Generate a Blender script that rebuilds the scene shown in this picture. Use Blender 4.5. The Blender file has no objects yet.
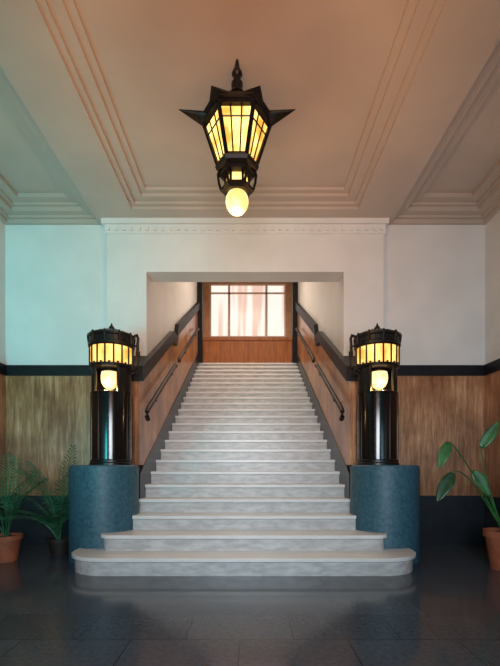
import bpy, math, random
from mathutils import Vector, Matrix
random.seed(7)
C = bpy.context.scene.collection
pi = math.pi

# ------------------------------------------------------------------ materials
def mat_new(name):
    m = bpy.data.materials.new(name); m.use_nodes = True
    nt = m.node_tree; b = nt.nodes.get('Principled BSDF')
    return m, nt, b

def mat_noise(name, c1, c2, scale=4, rough=0.5, vec_scale=(1,1,1), detail=5, bump=0.0, metal=0.0, lo=0.35, hi=0.65, spec=None, coat=0):
    m, nt, b = mat_new(name)
    tc = nt.nodes.new('ShaderNodeTexCoord'); mp = nt.nodes.new('ShaderNodeMapping')
    mp.inputs['Scale'].default_value = vec_scale
    n = nt.nodes.new('ShaderNodeTexNoise'); n.inputs['Scale'].default_value = scale; n.inputs['Detail'].default_value = detail
    r = nt.nodes.new('ShaderNodeValToRGB')
    r.color_ramp.elements[0].color = (*c1, 1); r.color_ramp.elements[1].color = (*c2, 1)
    r.color_ramp.elements[0].position = lo; r.color_ramp.elements[1].position = hi
    nt.links.new(tc.outputs['Object'], mp.inputs['Vector']); nt.links.new(mp.outputs[0], n.inputs['Vector'])
    nt.links.new(n.outputs['Fac'], r.inputs[0]); nt.links.new(r.outputs[0], b.inputs['Base Color'])
    b.inputs['Roughness'].default_value = rough; b.inputs['Metallic'].default_value = metal
    if spec is not None: b.inputs['Specular IOR Level'].default_value = spec
    if coat: b.inputs['Coat Weight'].default_value = coat; b.inputs['Coat Roughness'].default_value = 0.1
    if bump:
        bp = nt.nodes.new('ShaderNodeBump'); bp.inputs['Strength'].default_value = bump; bp.inputs['Distance'].default_value = 0.01
        nt.links.new(n.outputs['Fac'], bp.inputs['Height']); nt.links.new(bp.outputs[0], b.inputs['Normal'])
    return m

def mat_glow(name, c1, c2, s1, s2, scale=6):
    m, nt, b = mat_new(name)
    tc = nt.nodes.new('ShaderNodeTexCoord')
    n = nt.nodes.new('ShaderNodeTexNoise'); n.inputs['Scale'].default_value = scale; n.inputs['Detail'].default_value = 2
    r = nt.nodes.new('ShaderNodeValToRGB')
    r.color_ramp.elements[0].color = (*[c*s1 for c in c1], 1); r.color_ramp.elements[1].color = (*[c*s2 for c in c2], 1)
    r.color_ramp.elements[0].position = 0.35; r.color_ramp.elements[1].position = 0.62
    nt.links.new(tc.outputs['Object'], n.inputs['Vector']); nt.links.new(n.outputs['Fac'], r.inputs[0])
    nt.links.new(r.outputs[0], b.inputs['Emission Color']); b.inputs['Emission Strength'].default_value = 1.0
    b.inputs['Base Color'].default_value = (*[c*0.3 for c in c2], 1); b.inputs['Roughness'].default_value = 0.35
    return m

M_wall = mat_noise('plaster_white', (0.69,0.685,0.66), (0.75,0.745,0.72), 2.5, 0.38, bump=0.03)
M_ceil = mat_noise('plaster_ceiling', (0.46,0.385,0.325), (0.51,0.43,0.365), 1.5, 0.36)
M_black = mat_noise('black_iron', (0.003,0.003,0.004), (0.006,0.006,0.006), 20, 0.34, spec=0.35)
M_gloss = mat_noise('black_gloss_enamel', (0.003,0.003,0.004), (0.006,0.006,0.006), 20, 0.14, spec=0.5)
M_dark = mat_noise('dark_stone', (0.006,0.009,0.013), (0.012,0.016,0.023), 14, 0.35)
M_cap = mat_noise('near_black_stone', (0.005,0.005,0.007), (0.010,0.010,0.012), 14, 0.5, spec=0.25)
M_ped = mat_noise('blue_grey_stone', (0.020,0.080,0.115), (0.045,0.130,0.175), 30, 0.5, detail=10, bump=0.2)
M_mar = mat_noise('pale_marble', (0.70,0.69,0.67), (0.80,0.79,0.77), 5, 0.28, (1,3,3), detail=10, lo=0.3, hi=0.7)
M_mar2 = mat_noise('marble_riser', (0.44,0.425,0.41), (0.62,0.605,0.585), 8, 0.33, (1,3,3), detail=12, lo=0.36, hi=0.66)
M_wood = mat_noise('red_brown_wood_panel', (0.33,0.10,0.028), (0.54,0.19,0.055), 6, 0.35, (3,3,0.4), lo=0.3, hi=0.7)
M_frame = mat_noise('window_surround_wood', (0.42,0.19,0.09), (0.52,0.26,0.13), 8, 0.45)
M_frame2 = mat_noise('pale_window_paint', (0.66,0.47,0.37), (0.74,0.54,0.43), 8, 0.45)
M_rail = mat_noise('dark_bronze_rail', (0.012,0.005,0.004), (0.022,0.008,0.006), 12, 0.5, spec=0.3)
M_terra = mat_noise('terracotta', (0.28,0.075,0.035), (0.40,0.12,0.055), 9, 0.7)
M_darkpot = mat_noise('dark_glazed_pot', (0.015,0.010,0.009), (0.025,0.016,0.013), 9, 0.6)
M_soil = mat_noise('soil', (0.02,0.013,0.008), (0.05,0.03,0.02), 60, 0.95)
M_palm = mat_noise('palm_green', (0.015,0.085,0.040), (0.055,0.20,0.085), 10, 0.45)
M_leaf = mat_noise('leaf_green', (0.012,0.08,0.018), (0.05,0.19,0.045), 12, 0.35)
M_leafd = mat_noise('leaf_dark_green', (0.008,0.04,0.012), (0.02,0.085,0.03), 12, 0.35)
M_glow = mat_glow('amber_glass', (1,0.40,0.04), (1,0.64,0.18), 1.2, 2.6, 7)
M_glow2 = mat_glow('amber_glass_post', (1,0.40,0.05), (1,0.60,0.16), 1.15, 2.1, 6)
M_globe = mat_glow('opal_globe', (1,0.60,0.17), (1,0.76,0.38), 1.35, 1.9, 9)

def travertine():
    m, nt, b = mat_new('golden_travertine')
    tc = nt.nodes.new('ShaderNodeTexCoord'); mp = nt.nodes.new('ShaderNodeMapping'); mp.inputs['Scale'].default_value = (13,13,1.2)
    n = nt.nodes.new('ShaderNodeTexNoise'); n.inputs['Scale'].default_value = 2.0; n.inputs['Detail'].default_value = 14; n.inputs['Roughness'].default_value = 0.74; n.inputs['Distortion'].default_value = 0.3
    r = nt.nodes.new('ShaderNodeValToRGB'); e = r.color_ramp.elements
    e[0].position = 0.30; e[0].color = (0.20,0.080,0.036,1); e[1].position = 0.70; e[1].color = (0.84,0.51,0.30,1)
    x = e.new(0.5); x.color = (0.52,0.245,0.110,1)
    n2 = nt.nodes.new('ShaderNodeTexNoise'); n2.inputs['Scale'].default_value = 2.0; n2.inputs['Detail'].default_value = 8
    r2 = nt.nodes.new('ShaderNodeValToRGB'); r2.color_ramp.elements[0].position = 0.36; r2.color_ramp.elements[1].position = 0.64
    r2.color_ramp.elements[0].color = (0.55,0.46,0.42,1); r2.color_ramp.elements[1].color = (1.0,1.0,1.0,1)
    mx = nt.nodes.new('ShaderNodeMixRGB'); mx.blend_type = 'MULTIPLY'; mx.inputs[0].default_value = 1.0
    nt.links.new(tc.outputs['Object'], mp.inputs[0]); nt.links.new(mp.outputs[0], n.inputs['Vector']); nt.links.new(n.outputs['Fac'], r.inputs[0])
    nt.links.new(tc.outputs['Object'], n2.inputs['Vector']); nt.links.new(n2.outputs['Fac'], r2.inputs[0])
    nt.links.new(r.outputs[0], mx.inputs[1]); nt.links.new(r2.outputs[0], mx.inputs[2])
    nt.links.new(mx.outputs[0], b.inputs['Base Color']); b.inputs['Roughness'].default_value = 0.28
    return m
M_trav = travertine()

def floor_mat():
    m, nt, b = mat_new('dark_slab_floor')
    tc = nt.nodes.new('ShaderNodeTexCoord'); mp = nt.nodes.new('ShaderNodeMapping')
    br = nt.nodes.new('ShaderNodeTexBrick'); br.offset = 0.5
    br.inputs['Scale'].default_value = 1.0; br.inputs['Brick Width'].default_value = 0.62; br.inputs['Row Height'].default_value = 0.42
    br.inputs['Mortar Size'].default_value = 0.004; br.inputs['Mortar Smooth'].default_value = 0.3
    br.inputs['Color1'].default_value = (0.046,0.056,0.074,1); br.inputs['Color2'].default_value = (0.066,0.079,0.102,1); br.inputs['Mortar'].default_value = (0.020,0.024,0.032,1)
    n = nt.nodes.new('ShaderNodeTexNoise'); n.inputs['Scale'].default_value = 35; n.inputs['Detail'].default_value = 8
    mx = nt.nodes.new('ShaderNodeMixRGB'); mx.blend_type = 'OVERLAY'; mx.inputs[0].default_value = 0.6
    nt.links.new(tc.outputs['Object'], mp.inputs[0]); nt.links.new(mp.outputs[0], br.inputs['Vector']); nt.links.new(tc.outputs['Object'], n.inputs['Vector'])
    nt.links.new(br.outputs['Color'], mx.inputs[1]); nt.links.new(n.outputs['Fac'], mx.inputs[2]); nt.links.new(mx.outputs[0], b.inputs['Base Color'])
    b.inputs['Roughness'].default_value = 0.13; b.inputs['Specular IOR Level'].default_value = 0.42
    return m
M_floor = floor_mat()

def pane_mat():
    m, nt, b = mat_new('daylit_frosted_glass')
    tc = nt.nodes.new('ShaderNodeTexCoord'); mp = nt.nodes.new('ShaderNodeMapping'); mp.inputs['Scale'].default_value = (2.6,0,0.15); mp.inputs['Location'].default_value = (3.3,0,0)
    n = nt.nodes.new('ShaderNodeTexNoise'); n.inputs['Scale'].default_value = 1.7; n.inputs['Detail'].default_value = 1
    r = nt.nodes.new('ShaderNodeValToRGB'); e = r.color_ramp.elements
    e[0].position = 0.40; e[0].color = (0.82,0.54,0.43,1); e[1].position = 0.50; e[1].color = (1.0,0.89,0.80,1)
    nt.links.new(tc.outputs['Object'], mp.inputs[0]); nt.links.new(mp.outputs[0], n.inputs['Vector']); nt.links.new(n.outputs['Fac'], r.inputs[0])
    nt.links.new(r.outputs[0], b.inputs['Emission Color']); b.inputs['Emission Strength'].default_value = 1.05
    b.inputs['Base Color'].default_value = (0.1,0.1,0.1,1); b.inputs['Roughness'].default_value = 0.2
    return m
M_pane = pane_mat()

# ------------------------------------------------------------------ mesh builder
class MB:
    def __init__(s): s.v = []; s.f = []
    def raw(s, vs, fs):
        o = len(s.v); s.v += [tuple(p) for p in vs]; s.f += [tuple(i+o for i in f) for f in fs]; return s
    def box(s, x0,x1,y0,y1,z0,z1):
        return s.raw([(x0,y0,z0),(x1,y0,z0),(x1,y1,z0),(x0,y1,z0),(x0,y0,z1),(x1,y0,z1),(x1,y1,z1),(x0,y1,z1)],
                     [(0,3,2,1),(4,5,6,7),(0,1,5,4),(1,2,6,5),(2,3,7,6),(3,0,4,7)])
    def loft(s, rings, cap=True):
        n = len(rings[0]); vs = [p for r in rings for p in r]; fs = []
        for k in range(len(rings)-1):
            for i in range(n):
                j = (i+1) % n; fs.append((k*n+i, k*n+j, (k+1)*n+j, (k+1)*n+i))
        if cap: fs.append(tuple(reversed(range(n)))); fs.append(tuple(range((len(rings)-1)*n, len(rings)*n)))
        return s.raw(vs, fs)
    def rev(s, prof, seg=24, c=(0,0), cap=True, rot=0):
        return s.loft([[(c[0]+r*math.cos(2*pi*i/seg+rot), c[1]+r*math.sin(2*pi*i/seg+rot), z) for i in range(seg)] for r, z in prof], cap)
    def prism_x(s, poly, x0, x1):   # poly (y,z)
        return s.loft([[(x0,y,z) for y,z in poly], [(x1,y,z) for y,z in poly]])
    def tube(s, pts, r, seg=8):
        pts = [Vector(p) for p in pts]; rings = []
        rr = r if isinstance(r, (list,tuple)) else [r]*len(pts)
        for i, p in enumerate(pts):
            t = (pts[min(i+1,len(pts)-1)] - pts[max(i-1,0)]).normalized()
            up = Vector((0,0,1)) if abs(t.z) < 0.9 else Vector((1,0,0))
            a = t.cross(up).normalized(); b = t.cross(a).normalized()
            rings.append([p + rr[i]*(a*math.cos(2*pi*k/seg)+b*math.sin(2*pi*k/seg)) for k in range(seg)])
        return s.loft(rings)
    def obj(s, name, mat, parent=None, smooth=False, kind=None, bevel=0):
        me = bpy.data.meshes.new(name); me.from_pydata(s.v, [], s.f); me.update()
        import bmesh
        bm = bmesh.new(); bm.from_mesh(me); bmesh.ops.recalc_face_normals(bm, faces=bm.faces); bm.to_mesh(me); bm.free()
        me.materials.append(mat); o = bpy.data.objects.new(name, me); C.objects.link(o)
        if smooth:
            for p in me.polygons: p.use_smooth = True
            try: me.set_sharp_from_angle(angle=math.radians(38 if smooth is True else smooth))
            except Exception: pass
        if parent: o.parent = parent
        if kind: o['kind'] = kind
        return o

def thing(name, loc, label, cat, group=None):
    e = bpy.data.objects.new(name, None); e.empty_display_size = 0.2; e.location = loc; C.objects.link(e)
    e['label'] = label; e['category'] = cat
    if group: e['group'] = group
    return e
def S(o, label=None, cat=None):
    o['kind'] = 'structure'
    if label: o['label'] = label
    if cat: o['category'] = cat
    return o

# ------------------------------------------------------------------ dimensions
HW = 1.21; YW = 5.4; YS = 5.5; ZB = 4.0; XR = 3.0
N = 23
def yd(n): return {1:3.93, 2:4.25}.get(n, 4.6 + 0.3*(n-3))
def zt(n): return 0 if n <= 0 else {1:0.165, 2:0.32}.get(n, 0.32 + 0.1497*(n-2))
ZL = zt(N)
SL = 0.1497/0.3
def zline(y): return zt(3) + (y-4.6)*SL      # line through nosings

# ------------------------------------------------------------------ shell
S(MB().box(-3.2,3.2,-2,YS+0.2,-0.12,0).obj('floor', M_floor), 'dark grey polished stone slab floor', 'floor')

mb = MB()
for s in (-1,1):
    a,b = sorted((s*HW, s*1.70)); mb.box(a,b,YW,YW+0.3,0,4.3)
    a,b = sorted((s*1.70, s*3.2)); mb.box(a,b,YS,YS+0.2,0,4.3)
mb.box(-HW,HW,YW,YW+0.3,3.37,4.3)
mb.box(-1.41,1.41,YW+0.3-0.05,YW+0.3,4.3,6.2)
S(mb.obj('wall_back', M_wall), 'white plaster wall with wide stair opening', 'wall')
S(MB().box(-3.2,-XR,-2,YS,0,4.3).obj('wall_left', M_wall), 'white plaster side wall', 'wall')
S(MB().box(XR,3.2,-2,YS,0,4.3).obj('wall_right', M_wall), 'white plaster side wall', 'wall')
S(MB().box(-1.41,-HW,YW+0.3,12.0,0,6.2).obj('wall_stairwell_left', M_wall), 'white plaster wall beside the stairs', 'wall')
S(MB().box(HW,1.41,YW+0.3,12.0,0,6.2).obj('wall_stairwell_right', M_wall), 'white plaster wall beside the stairs', 'wall')
S(MB().box(-HW,HW,11.85,12.0,3.3,4.42).box(-HW,HW,11.85,12.0,5.95,6.2).obj('wall_landing', M_wall), 'wall behind the upper landing', 'wall')

# ceiling
def rect(x0,x1,y0,y1,z): return [(x0,y0,z),(x1,y0,z),(x1,y1,z),(x0,y1,z)]
def coffer(mb, seq):
    rings = [rect(*q) for q in seq]; n = len(rings)
    vs = [p for r in rings for p in r]; fs = []
    for k in range(n-1):
        for i in range(4):
            j = (i+1)%4; fs.append((k*4+i,k*4+j,(k+1)*4+j,(k+1)*4+i))
    fs.append(tuple(range((n-1)*4, n*4))); mb.raw(vs, fs)
mb = MB()
seq = [(-1.75,1.75,-2,YW+0.05,4.5),(-1.75,1.75,-2,YW+0.05,ZB)]
z = ZB; x = 1.33; y0 = 0.6; y1 = 5.16
for k in range(4):
    seq.append((-x,x,y0,y1,z)); z += 0.032
    seq.append((-x,x,y0,y1,z)); d = (0.05,0.10,0.06,0)[k]
    x -= d; y0 += d; y1 -= d
coffer(mb, seq[0:])
for s in (-1,1):
    xa, xb = 1.75, XR+0.02; yA, yB = -2, YS+0.02; z = ZB; seq = []
    for k in range(6):
        q = (xa,xb) if s > 0 else (-xb,-xa)
        seq.append((*q,yA,yB,z))
        d = (0.07,0.04,0.09,0.04,0.10,0)[k]
        if k < 5:
            xa += d; xb -= d; yA += d; yB -= d
            q = (xa,xb) if s > 0 else (-xb,-xa)
            seq.append((*q,yA,yB,z)); z += (0.045,0.03,0.05,0.03,0.05)[k]
    coffer(mb, seq)
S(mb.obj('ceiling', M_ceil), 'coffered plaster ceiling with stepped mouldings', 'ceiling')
S(MB().box(-1.41,1.41,YW+0.3,12.0,6.2,6.3).obj('ceiling_stairwell', M_wall), 'plain plaster ceiling over the stairs', 'ceiling')

# cornice with dentils
mb = MB().box(-1.75,1.75,YW-0.06,YW,3.94,4.0).box(-1.72,1.72,YW-0.02,YW,3.83,3.94)
for i in range(36):
    xx = -1.69 + i*0.0955; mb.box(xx,xx+0.034,YW-0.045,YW-0.02,3.862,3.898)
S(mb.obj('trim_1', M_wall), 'white plaster cornice with small dentils', 'cornice')

# lower wall cladding
tn = [1]
def trim(mb, mat, label, cat='wall trim', **k):
    tn[0] += 1; return S(mb.obj('trim_%d' % tn[0], mat, **k), label, cat)
for s in (-1,1):
    def bx(mb,a,b,*r):
        a,b = sorted((s*a,s*b)); return mb.box(a,b,*r)
    m1 = MB(); bx(m1,1.36,1.72,YW-0.02,YW,0.62,2.11); bx(m1,1.72,XR,YS-0.02,YS,0.62,2.11)
    bx(m1,XR-0.02,XR,-2,YS-0.02,0.62,2.11)
    trim(m1, M_trav, 'golden brown streaked travertine wainscot')
    m2 = MB(); bx(m2,1.36,1.74,YW-0.04,YW,2.11,2.24); bx(m2,1.74,XR,YS-0.04,YS,2.11,2.24); bx(m2,XR-0.04,XR,-2,YS-0.04,2.11,2.24)
    trim(m2, M_cap, 'dark stone dado rail')
    m3 = MB(); bx(m3,1.83,XR,YS-0.035,YS,0,0.62); bx(m3,XR-0.035,XR,-2,YS-0.035,0,0.62)
    S(m3.obj('baseboard_%s' % ('left' if s<0 else 'right'), M_dark), 'tall dark stone baseboard', 'baseboard')
    def zc(y): return 2.24 + (y-5.4)*SL
    ye = 10.75; yf = 5.0
    m4 = MB().prism_x([(YW,zline(YW)-0.2),(ye,zline(ye)-0.2),(ye,zc(ye)),(YW,zc(YW))], *sorted((s*(HW-0.015), s*HW)))
    trim(m4, M_trav, 'golden brown streaked travertine along the stairs')
    m4 = MB().prism_x([(yf,1.0),(YW-0.001,1.0),(YW-0.001,zc(YW)-0.05),(yf,zc(yf)-0.05)], *sorted((s*(HW-0.015), s*1.35)))
    trim(m4, M_trav, 'travertine clad end of the stair balustrade')
    kink = [(yf-0.05,zc(yf-0.05)),(6.95,zc(6.95)),(7.3,zc(6.95)+0.03),(7.45,zc(7.45)+0.02),(ye,zc(ye))]
    poly = [(y,z-0.07) for y,z in kink] + [(y,z+0.10) for y,z in reversed(kink)]
    m5 = MB().prism_x(poly, *sorted((s*(HW-0.07), s*HW)))
    kf = [(yf-0.05,zc(yf-0.05)),(YW-0.001,zc(YW))]
    m5.prism_x([(y,z-0.07) for y,z in kf] + [(y,z+0.10) for y,z in reversed(kf)], *sorted((s*HW, s*1.39)))
    trim(m5, M_cap, 'sloping dark stone cap above the stair wainscot')
    m6 = MB(); bx(m6,1.085,HW,10.55,10.75,ZL,6.2)
    trim(m6, M_cap, 'dark pilaster at the head of the stairs')

# ------------------------------------------------------------------ staircase
stair = thing('staircase', (0,3.93,0), 'wide pale marble staircase rising through the wall opening', 'staircase')
Pinv = Matrix.Translation(Vector((0,-3.93,0)))
def to_stair(o, z1=None):
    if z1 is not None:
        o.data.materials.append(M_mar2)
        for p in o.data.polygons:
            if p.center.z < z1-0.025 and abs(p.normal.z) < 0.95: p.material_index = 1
    o.data.transform(Pinv); o.parent = stair; return o
PX, PY, PR = 1.51, 4.75, 0.36
def outline(yf, hw, R, off, z):
    pts = []
    cx, cy = hw-R, yf+R; r = R-off
    for i in range(17):
        a = -pi/2 + i*(pi/2)/16; pts.append((cx + r*math.cos(a), cy + r*math.sin(a)))
    xe = hw-off; a0 = math.atan2(-math.sqrt((PR+.002)**2-(xe-PX)**2), xe-PX)
    for i in range(11):
        a = a0 + (-pi-a0)*i/10; pts.append((PX+(PR+.002)*math.cos(a), PY+(PR+.002)*math.sin(a)))
    return [(x,y,z) for x,y in pts] + [(-x,y,z) for x,y in reversed(pts)]
for n, hw, R in ((1,1.66,0.38),(2,1.42,0.13)):
    z0, z1 = zt(n-1), zt(n)
    prof = [(0.03,z0),(0.03,z1-0.045),(0.038,z1-0.042),(0.038,z1-0.036),(0.002,z1-0.034),(0.0,z1-0.032),(0.0,z1-0.004),(0.004,z1)]
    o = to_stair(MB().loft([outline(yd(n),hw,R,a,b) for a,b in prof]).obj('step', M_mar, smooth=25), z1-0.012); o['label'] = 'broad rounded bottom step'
for n in range(3, N+1):
    z0, z1, y = zt(n-1), zt(n), yd(n)
    yb = y + 0.4 if n < N else 11.83
    poly = [(y+0.026,z0),(y+0.026,z1-0.045),(y+0.036,z1-0.042),(y+0.036,z1-0.036),(y+0.002,z1-0.034),(y,z1-0.032),(y,z1-0.004),(y+0.004,z1),(yb,z1),(yb,z0)]
    hw = 1.18 if n < N else 1.20
    if n == 3: hw = 1.17
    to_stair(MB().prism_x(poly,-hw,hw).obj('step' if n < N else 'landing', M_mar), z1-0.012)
for s in (-1,1):
    ye = 10.6; ys = 4.97
    poly = [(ys,zline(ys)-0.3),(ye,zline(ye)-0.3),(ye,zline(ye)+0.24),(ys,zline(ys)+0.24)]
    o = to_stair(MB().prism_x(poly,*sorted((s*1.181,s*1.209))).obj('stair_skirting', M_dark)); o['label'] = 'sloping dark stone skirting'

# ------------------------------------------------------------------ pedestals
def ped_outline(r, z):
    pts = [(r*math.cos(a), r*math.sin(a)) for a in [pi + pi*i/28 for i in range(29)]]
    w = r-0.06
    return [(x,y,z) for x,y in pts] + [(r*0.97,0.08,z),(w,0.2,z),(w,0.63,z),(-w,0.63,z),(-w,0.2,z),(-r*0.97,0.08,z)]
for s in (-1,1):
    e = MB().loft([ped_outline(0.36,0),ped_outline(0.36,0.93),ped_outline(0.355,0.985),ped_outline(0.34,1.0)]).obj('pedestal', M_ped, smooth=True)
    e.location = (s*PX, PY, 0)
    e['label'] = 'blue-grey stone pedestal with rounded front beside the stairs'; e['category'] = 'pedestal'; e['group'] = 'stair pedestals'

# ------------------------------------------------------------------ post lamps
rd = math.radians
def build_lamp():
    e = thing('post_lantern', (-1.43,4.74,1.0), 'black iron post lantern with amber glass band on pedestal', 'lamp', 'stair post lanterns')
    MB().rev([(0.228,0),(0.228,0.02),(0.220,0.03),(0.220,0.05),(0.212,0.06)],40).obj('base', M_black, e, True)
    mb = MB().rev([(0.208,0.055),(0.208,0.76)],48)
    for i in range(8):
        a = 2*pi*i/8+pi/8
        mb.tube([(0.208*math.cos(a),0.208*math.sin(a),0.055),(0.208*math.cos(a),0.208*math.sin(a),0.77)],0.010,8)
    mb.rev([(0.20,0.745),(0.214,0.752),(0.214,0.768),(0.20,0.775)],40)
    mb.obj('column', M_gloss, e, True)
    mb = MB(); n = 28; a0, a1 = rd(-90+36), rd(270-36)
    for k in range(n):
        b0 = a0+(a1-a0)*k/n; b1 = a0+(a1-a0)*(k+1)/n
        mb.loft([[(r*math.cos(b),r*math.sin(b),z) for r,b in ((0.190,b0),(0.208,b0),(0.208,b1),(0.190,b1))] for z in (0.77,1.05)])
    for a in (a0,a1):
        mb.tube([(0.205*math.cos(a),0.205*math.sin(a),0.76),(0.205*math.cos(a),0.205*math.sin(a),1.05)],0.018,6)
    mb.obj('cage', M_black, e, True)
    mb = MB()
    mb.rev([(0.001,0.80),(0.035,0.808),(0.065,0.832),(0.086,0.87),(0.093,0.915),(0.093,0.95),(0.086,0.985),(0.055,1.0),(0.001,1.002)],24,(0,-0.06))
    mb.obj('globe', M_globe, e, True)['label'] = 'glowing opal glass globe'
    MB().rev([(0.088,0.985),(0.094,0.995),(0.088,1.02),(0.04,1.045)],16,(0,-0.06)).obj('socket', M_black, e, True)
    mb = MB(); ns = 16; k = 0.89
    pr = lambda L: [(r*k,z) for r,z in L]
    mb.rev(pr([(0.19,1.02),(0.255,1.03),(0.262,1.045),(0.262,1.062),(0.245,1.066),(0.19,1.066)]),32)
    mb.rev(pr([(0.20,1.25),(0.255,1.25),(0.272,1.262),(0.272,1.29),(0.258,1.30),(0.258,1.35),(0.272,1.36),(0.272,1.385),(0.25,1.395),(0.10,1.42),(0.06,1.425)]),32)
    for i in range(ns):
        a = 2*pi*i/ns
        mb.tube([(0.25*k*math.cos(a),0.25*k*math.sin(a),1.05),(0.25*k*math.cos(a),0.25*k*math.sin(a),1.27)],0.010,6)
        a += pi/ns; ca, sa = math.cos(a), math.sin(a)
        mb.tube([(0.25*k*ca,0.25*k*sa,1.05),(0.25*k*ca,0.25*k*sa,1.078)],0.012,6)
    for i in range(10):
        a = 2*pi*i/10 + pi/10; ca, sa = k*math.cos(a), k*math.sin(a)
        mb.tube([(0.258*ca,0.258*sa,1.29),(0.268*ca,0.268*sa,1.37),(0.262*ca,0.262*sa,1.40)],[0.013,0.015,0.010],6)
        mb.tube([(0.25*ca,0.25*sa,1.385),(0.15*ca,0.15*sa,1.425),(0.04*ca,0.04*sa,1.435)],0.010,6)
    mb.obj('drum_frame', M_black, e)
    for i in range(ns):
        a0 = 2*pi*i/ns+0.02; a1 = 2*pi*(i+1)/ns-0.02
        g = MB(); r0, r1 = 0.238*k, 0.243*k
        g.loft([[(r0*math.cos(a0),r0*math.sin(a0),z),(r1*math.cos(a0),r1*math.sin(a0),z),(r1*math.cos(a1),r1*math.sin(a1),z),(r0*math.cos(a1),r0*math.sin(a1),z)] for z in (1.066,1.25)])
        g.obj('glass_panel', M_glow2, e)
    MB().rev([(0.05,1.40),(0.05,1.43),(0.022,1.445),(0.03,1.465),(0.03,1.48),(0.014,1.50),(0.003,1.53)],14).obj('finial', M_black, e, True)
    mb = MB()
    mb.tube([(0.19,0,0.98),(0.25,0,1.0),(0.275,0,1.05),(0.28,0,1.12),(0.28,0,1.30),(0.285,0,1.36),(0.27,0,1.40),(0.25,0,1.39),(0.24,0,1.37)],0.016,8)
    mb.tube([(0.21,0,1.28),(0.29,0,1.28)],0.011,6)
    mb.rev([(0.002,1.15),(0.024,1.17),(0.024,1.22),(0.002,1.24)],10,(0.283,0))
    mb.obj('bracket', M_black, e, True)
    return e
lampL = build_lamp()
t = lampL.copy(); C.objects.link(t); t.location = (1.43,4.74,1.0); t.scale = (-1,1,1)
for ch in list(lampL.children):
    c = ch.copy(); c.parent = t; C.objects.link(c)

# ------------------------------------------------------------------ pendant lantern
pl = thing('pendant_lantern', (-0.04,3.4,4.128), 'large black star-topped lantern with amber glass hanging from ceiling', 'ceiling lamp')
MB().rev([(0.010,0),(0.016,-0.03),(0.024,-0.07),(0.040,-0.10),(0.042,-0.115),(0.028,-0.13),(0.030,-0.17),(0.045,-0.18),(0.045,-0.20),(0.04,-0.23),(0.065,-0.27)],16).obj('finial', M_black, pl, True)
def hexr(r, z, n=6, off=0): return [(r*math.cos(2*pi*i/n+off), r*math.sin(2*pi*i/n+off), z) for i in range(n)]
def star(ro, zo, ri, zi, ro2=None, zo2=None):
    p = []
    for i in range(6):
        a = 2*pi*i/6; side = i in (0,3)
        R_, Z_ = (ro, zo) if (side or ro2 is None) else (ro2, zo2)
        p.append((R_*math.cos(a),R_*math.sin(a),Z_))
        for k,(f) in enumerate((0.30,0.5,0.70)):
            rr = ri if k == 1 else ri+0.006
            b = a+2*pi/6*f; p.append((rr*math.cos(b),rr*math.sin(b),zi))
    return p
MB().loft([star(0.05,-0.26,0.05,-0.26), star(0.08,-0.33,0.075,-0.33), star(0.15,-0.39,0.13,-0.395), star(0.27,-0.412,0.21,-0.44,0.26,-0.435),
           star(0.450,-0.378,0.258,-0.457,0.345,-0.452), star(0.452,-0.383,0.26,-0.463,0.347,-0.457), star(0.31,-0.422,0.25,-0.470,0.29,-0.466),
           star(0.258,-0.48,0.235,-0.48), star(0.268,-0.52,0.24,-0.52)]).obj('canopy', M_black, pl)
RT, RBt, ZT, ZBt = 0.255, 0.145, -0.50, -0.825
mb = MB()
mb.loft([hexr(RT+0.012,ZT+0.01),hexr(RT+0.012,ZT-0.02),hexr(RT-0.03,ZT-0.025)])
mb.loft([hexr(RBt-0.03,ZBt+0.025),hexr(RBt+0.015,ZBt+0.025),hexr(RBt+0.025,ZBt),hexr(RBt+0.015,ZBt-0.025),hexr(0.12,ZBt-0.045),hexr(0.10,ZBt-0.07)])
def P(i, t, rr=0):
    a = 2*pi*i/6; r = RT+(RBt-RT)*t+rr; return Vector((r*math.cos(a), r*math.sin(a), ZT+(ZBt-ZT)*t))
for i in range(6):
    mb.tube([P(i,0),P(i,1)],0.018,6)
    for f in (1/3,2/3):
        mb.tube([P(i,0).lerp(P(i+1,0),f),P(i,1).lerp(P(i+1,1),f)],0.006,5)
    mb.tube([P(i,0.26),P(i+1,0.26)],0.006,5)
mb.obj('body_frame', M_black, pl)
for i in range(6):
    g = MB(); a = P(i,0.05,-0.008); b = P(i+1,0.05,-0.008); c = P(i+1,0.95,-0.008); d = P(i,0.95,-0.008)
    nn = (b-a).cross(d-a).normalized()*0.004
    g.loft([[a,b,c,d],[a+nn,b+nn,c+nn,d+nn]])
    g.obj('glass_panel', M_glow, pl)
mb = MB()
mb.loft([hexr(0.12,-0.87),hexr(0.14,-0.88),hexr(0.14,-0.90),hexr(0.10,-0.91)])
mb.loft([hexr(0.09,-0.985),hexr(0.125,-0.99),hexr(0.13,-1.015),hexr(0.10,-1.03)])
for i in range(6):
    a = 2*pi*i/6; ca, sa = math.cos(a), math.sin(a)
    mb.tube([(0.09*ca,0.09*sa,-0.89),(0.09*ca,0.09*sa,-0.99)],0.011,6)
    mb.tube([(0.135*ca,0.135*sa,-0.85),(0.148*ca,0.148*sa,-0.89),(0.14*ca,0.14*sa,-0.95),(0.125*ca,0.125*sa,-1.0)],0.011,6)
mb.obj('lower_frame', M_black, pl)
MB().loft([hexr(0.082,-0.905),hexr(0.082,-0.985)]).obj('lower_glass', M_glow, pl)
mb = MB(); mb.rev([(0.088*math.sin(t)+0.0005, -1.095 + 0.098*math.cos(t)) for t in [pi*i/16 for i in range(17)]],24)
mb.obj('globe', M_globe, pl, True)['label'] = 'glowing opal glass globe'

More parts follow.
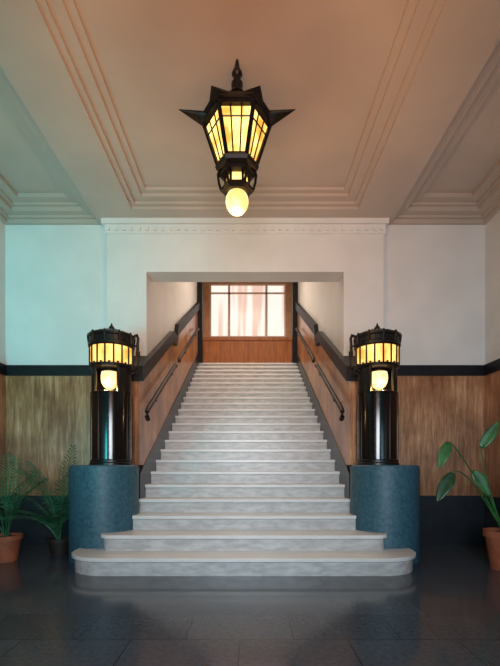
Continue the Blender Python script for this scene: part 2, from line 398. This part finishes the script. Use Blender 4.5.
# ------------------------------------------------------------------ handrails
def rail(s, ya, yb, endcurl):
    e = thing('handrail', (s*1.11, ya, zline(ya)+0.95), 'dark bronze handrail fixed to the stair wall', 'handrail', 'stair handrails')
    def q(y, dz=0): return (0, y-ya, (y-ya)*SL+dz)
    pts = ([(0,-0.0,-0.12),(0,-0.05,-0.09),(0,-0.05,-0.04)] if endcurl else [(0,-0.03,-0.06)]) + [q(ya), q((ya+yb)/2), q(yb), (0,yb-ya+0.06,(yb-ya)*SL+0.0)]
    MB().tube(pts,0.028,10).obj('rail', M_rail, e, True)
    for f in (0.25,0.85):
        y = ya+(yb-ya)*f
        a = Vector(q(y))
        MB().tube([a,a+Vector((0,0,-0.07)),a+Vector((s*0.083,0,-0.10))],0.010,6).obj('rail_bracket', M_rail, e)
for s in (-1,1):
    rail(s, 5.05, 6.9, True); rail(s, 7.3, 9.9, False)

# ------------------------------------------------------------------ window on the landing
w = bpy.data.objects.new('window_1', None); C.objects.link(w); w.location = (0,11.85,4.42); S(w,'tall daylit window in painted frame above the landing','window')
mb = MB(); fr = lambda a,b,c,d: mb.box(a,b,-0.06,0.02,c,d)
fr(-HW,-1.02,0,1.53); fr(1.02,HW,0,1.53); fr(-1.02,1.02,1.44,1.53)
mb.obj('window_surround', M_frame, w)
mb = MB(); fr = lambda a,b,c,d: mb.box(a,b,-0.05,0.0,c,d)
fr(-1.02,-0.98,0,1.44); fr(0.98,1.02,0,1.44); fr(-0.98,0.98,0,0.04); fr(-0.98,0.98,1.40,1.44); fr(-0.98,0.98,1.17,1.21)
for x in (-0.50,0.50): fr(x-0.03,x+0.03,0.04,1.40)
mb.obj('window_frame', M_frame2, w)
MB().box(-1.0,1.0,-0.012,-0.004,0.04,1.42).obj('window_glass', M_pane, w)
trim(MB().box(-1.20,1.20,11.80,11.85,ZL,4.34).box(-1.205,1.205,11.76,11.85,4.34,4.42), M_wood, 'orange-brown wood panel beneath the window')

# ------------------------------------------------------------------ plants
def pot(e, r0, r1, h, mat):
    MB().rev([(r0,0),(r1,h*0.82),(r1+0.018,h*0.83),(r1+0.02,h),(r1-0.008,h),(r1-0.015,h*0.93)],28,cap=False).rev([(0.001,0),(r0,0)],28,cap=False).obj('pot', mat, e, True)
    MB().rev([(0.001,h*0.91),(r1-0.012,h*0.90)],20,cap=False).obj('soil', M_soil, e)
def frond(length, lean, az, curve, nl=18, wl=0.19):
    mb = MB(); pts = []; p = Vector((0,0,0)); ang = lean
    for i in range(13):
        pts.append(p.copy()); p = p + Vector((math.sin(ang),0,math.cos(ang)))*(length/12); ang += curve/12
    R = Matrix.Rotation(az,3,'Z')
    mb.tube([R@q for q in pts],[0.007*(1-i/14)+0.002 for i in range(13)],5)
    for k in range(nl):
        t = 0.30+0.68*k/(nl-1); fi = t*12; i = min(int(fi),11); q = pts[i].lerp(pts[i+1],fi-i); T = (pts[i+1]-pts[i]).normalized()
        L = wl*math.sin(pi*(0.22+0.7*(t-0.28)/0.72))*random.uniform(0.85,1.1)
        for sd in (-1,1):
            D = (Vector((0,sd,0))*0.75 + T*0.85 + Vector((0,0,-0.12))).normalized(); W = T*0.0075
            mid = q + D*L*0.5 + Vector((0,0,0.01)); tip = q + D*L + Vector((0,0,-0.03*random.random()-0.005))
            vs = [R@v for v in (q-W*0.5,q+W*0.5,mid+W,mid-W,tip)]
            mb.raw(vs,[(0,1,2,3),(3,2,4)])
    return mb
def palm(loc, label, specs, potargs):
    e = thing('potted_palm', loc, label, 'plant'); pot(e,*potargs)
    for sp in specs:
        o = frond(*sp).obj('frond', M_palm, e, True); o.location = (0.02*math.cos(sp[2]),0.02*math.sin(sp[2]),potargs[2]*0.9)
palm((-2.49,4.60,0), 'feathery green palm in a terracotta pot by the wall',
     [(0.5,rd(12),rd(200),rd(70)),(0.75,rd(4),rd(10),rd(60)),(0.95,rd(2),rd(300),rd(42)),(0.6,rd(14),rd(-60),rd(90)),
      (0.9,rd(1),rd(100),rd(35)),(0.8,rd(4),rd(-15),rd(50)),(0.75,rd(3),rd(230),rd(40))], (0.11,0.145,0.27,M_terra))
palm((-2.08,4.94,0), 'feathery green palm in a dark pot beside the pedestal',
     [(1.08,rd(1),rd(-35),rd(26)),(0.95,rd(6),rd(175),rd(50)),(0.65,rd(14),rd(-70),rd(95)),(0.9,rd(3),rd(-50),rd(55)),
      (0.65,rd(24),rd(205),rd(85)),(0.95,rd(2),rd(-120),rd(42)),(0.7,rd(12),rd(-50),rd(70)),(0.75,rd(8),rd(225),rd(70)),
      (0.55,rd(25),rd(-95),rd(60)),(0.55,rd(20),rd(-130),rd(60))], (0.09,0.12,0.18,M_darkpot))

BX = 2.52
bp = thing('broad_leaf_plant', (BX,4.25,0), 'broad-leaved green plant in a terracotta pot', 'plant')
pot(bp,0.125,0.17,0.37,M_terra)
def leafobj(base, tip, width, arch, mat, side=(0,0,0)):
    b, t = Vector(base), Vector(tip); ax = t-b; n = 12
    view = Vector((-0.3,-0.85,0.35)); wdir = ax.cross(view).normalized(); nrm = wdir.cross(ax).normalized()
    if nrm.y > 0: nrm = -nrm
    vs = []; fs = []
    for i in range(n+1):
        f = i/n; c = b + ax*f + Vector((0,0,arch*math.sin(pi*f))) ; w = width*0.5*(math.sin(pi*min(1,f*0.93+0.07))**0.75)*(1-0.25*f)
        if i == n: w = 0.001
        wv = 1+0.06*math.sin(i*2.1)
        vs += [c-wdir*w*wv+nrm*w*0.25, c-wdir*w*0.5+nrm*w*0.10, c, c+wdir*w*0.5+nrm*w*0.10, c+wdir*w*wv+nrm*w*0.25]
    for i in range(n):
        for k in range(4): fs.append((i*5+k,i*5+k+1,(i+1)*5+k+1,(i+1)*5+k))
    o = MB().raw(vs,fs).obj('leaf', mat, bp, True)
    so = o.modifiers.new('thick','SOLIDIFY'); so.thickness = 0.002
def stem(pts):
    P0 = [Vector(p) for p in pts]; out = []
    for i in range(11):
        t = i/10; out.append(P0[0]*(1-t)**2+P0[1]*2*t*(1-t)+P0[2]*t*t)
    MB().tube(out,[0.009-0.0004*i for i in range(11)],6).obj('stem', M_leaf, bp, True)
def L(px,py,dy=0): 
    Y = 4.25+dy; return (0.06+(px-250)*Y/440-BX, dy, 1+(465-py)*Y/440)
pot_top = (0,0,0.33)
for (b0,b1,tip,wd,ar,m,dy) in [
    ((449,442),(464,452),(439,469),0.12,0.01,M_leaf,-0.10),
    ((453,473),(464,460),(437,502),0.14,0.01,M_leafd,-0.16),
    ((481,448),(487,490),(499,421),0.12,0.0,M_leaf,-0.02),
    ((473,471),(484,480),(490,498),0.12,0.02,M_leaf,-0.14),
    ((505,465),(500,480),(518,430),0.14,0.0,M_leaf,0.04),
    ((508,480),(500,470),(522,505),0.14,0.02,M_leafd,-0.08)]:
    stem([pot_top, L(*b1,dy/2), L(*b0,dy)]); leafobj(L(*b0,dy), L(*tip,dy-0.03), wd, ar, m)

# ------------------------------------------------------------------ lights
def area(name, loc, target, size, energy, color, spread=180, sy=None):
    l = bpy.data.lights.new(name,'AREA'); l.size = size; l.energy = energy; l.color = color; l.spread = math.radians(spread)
    if sy: l.shape = 'RECTANGLE'; l.size_y = sy
    o = bpy.data.objects.new(name, l); C.objects.link(o); o.location = loc
    o.rotation_euler = (Vector(target)-Vector(loc)).to_track_quat('-Z','Y').to_euler(); return o
def point(name, loc, energy, color, r=0.05):
    l = bpy.data.lights.new(name,'POINT'); l.energy = energy; l.color = color; l.shadow_soft_size = r
    o = bpy.data.objects.new(name, l); C.objects.link(o); o.location = loc; return o
area('teal_daylight', (-2.55,0.2,1.2), (-2.80,5.5,3.4), 1.0, 30, (0.08,0.82,0.88), 74)
area('cool_bay_fill', (2.5,0.2,1.2), (2.75,5.5,3.4), 1.2, 7, (0.50,0.78,0.98), 80)  # added cool fill tinting the right bay wall and ceiling
area('main_front_fill', (0,-1.8,1.6), (0,4.4,0.8), 2.0, 52, (0.76,0.89,1.0), 85, 1.2)  # unseen main fill added behind the camera
area('warm_ceiling_fill', (0,1.4,2.0), (0,4.3,3.9), 2.0, 24, (1.0,0.42,0.17), 100)  # added uplight without a fixture, warms the coffered ceiling
area('stairwell_light', (0,8.6,6.1), (0,7.9,0), 1.4, 74, (1.0,0.76,0.58), 170)
point('post_glow', (-1.43,4.54,1.795), 9.0, (1,0.5,0.15), 0.015)
point('post_glow', (1.43,4.54,1.795), 9.0, (1,0.5,0.15), 0.015)
point('pendant_glow', (-0.04,3.4,2.88), 26.0, (1,0.60,0.32), 0.02)
wd = bpy.data.worlds.new('World'); bpy.context.scene.world = wd; wd.use_nodes = True
wd.node_tree.nodes['Background'].inputs[0].default_value = (0.18,0.52,0.62,1); wd.node_tree.nodes['Background'].inputs[1].default_value = 0.2

# ------------------------------------------------------------------ camera
cam = bpy.data.cameras.new('Camera'); co = bpy.data.objects.new('Camera', cam); C.objects.link(co)
co.location = (0.06,0,1.0); co.rotation_euler = (pi/2,0,0); cam.lens = 36*440/666; cam.sensor_width = 36; cam.shift_y = (465-333)/666
cam.clip_start = 0.05
bpy.context.scene.camera = co
bpy.context.scene.view_settings.view_transform = 'Standard'
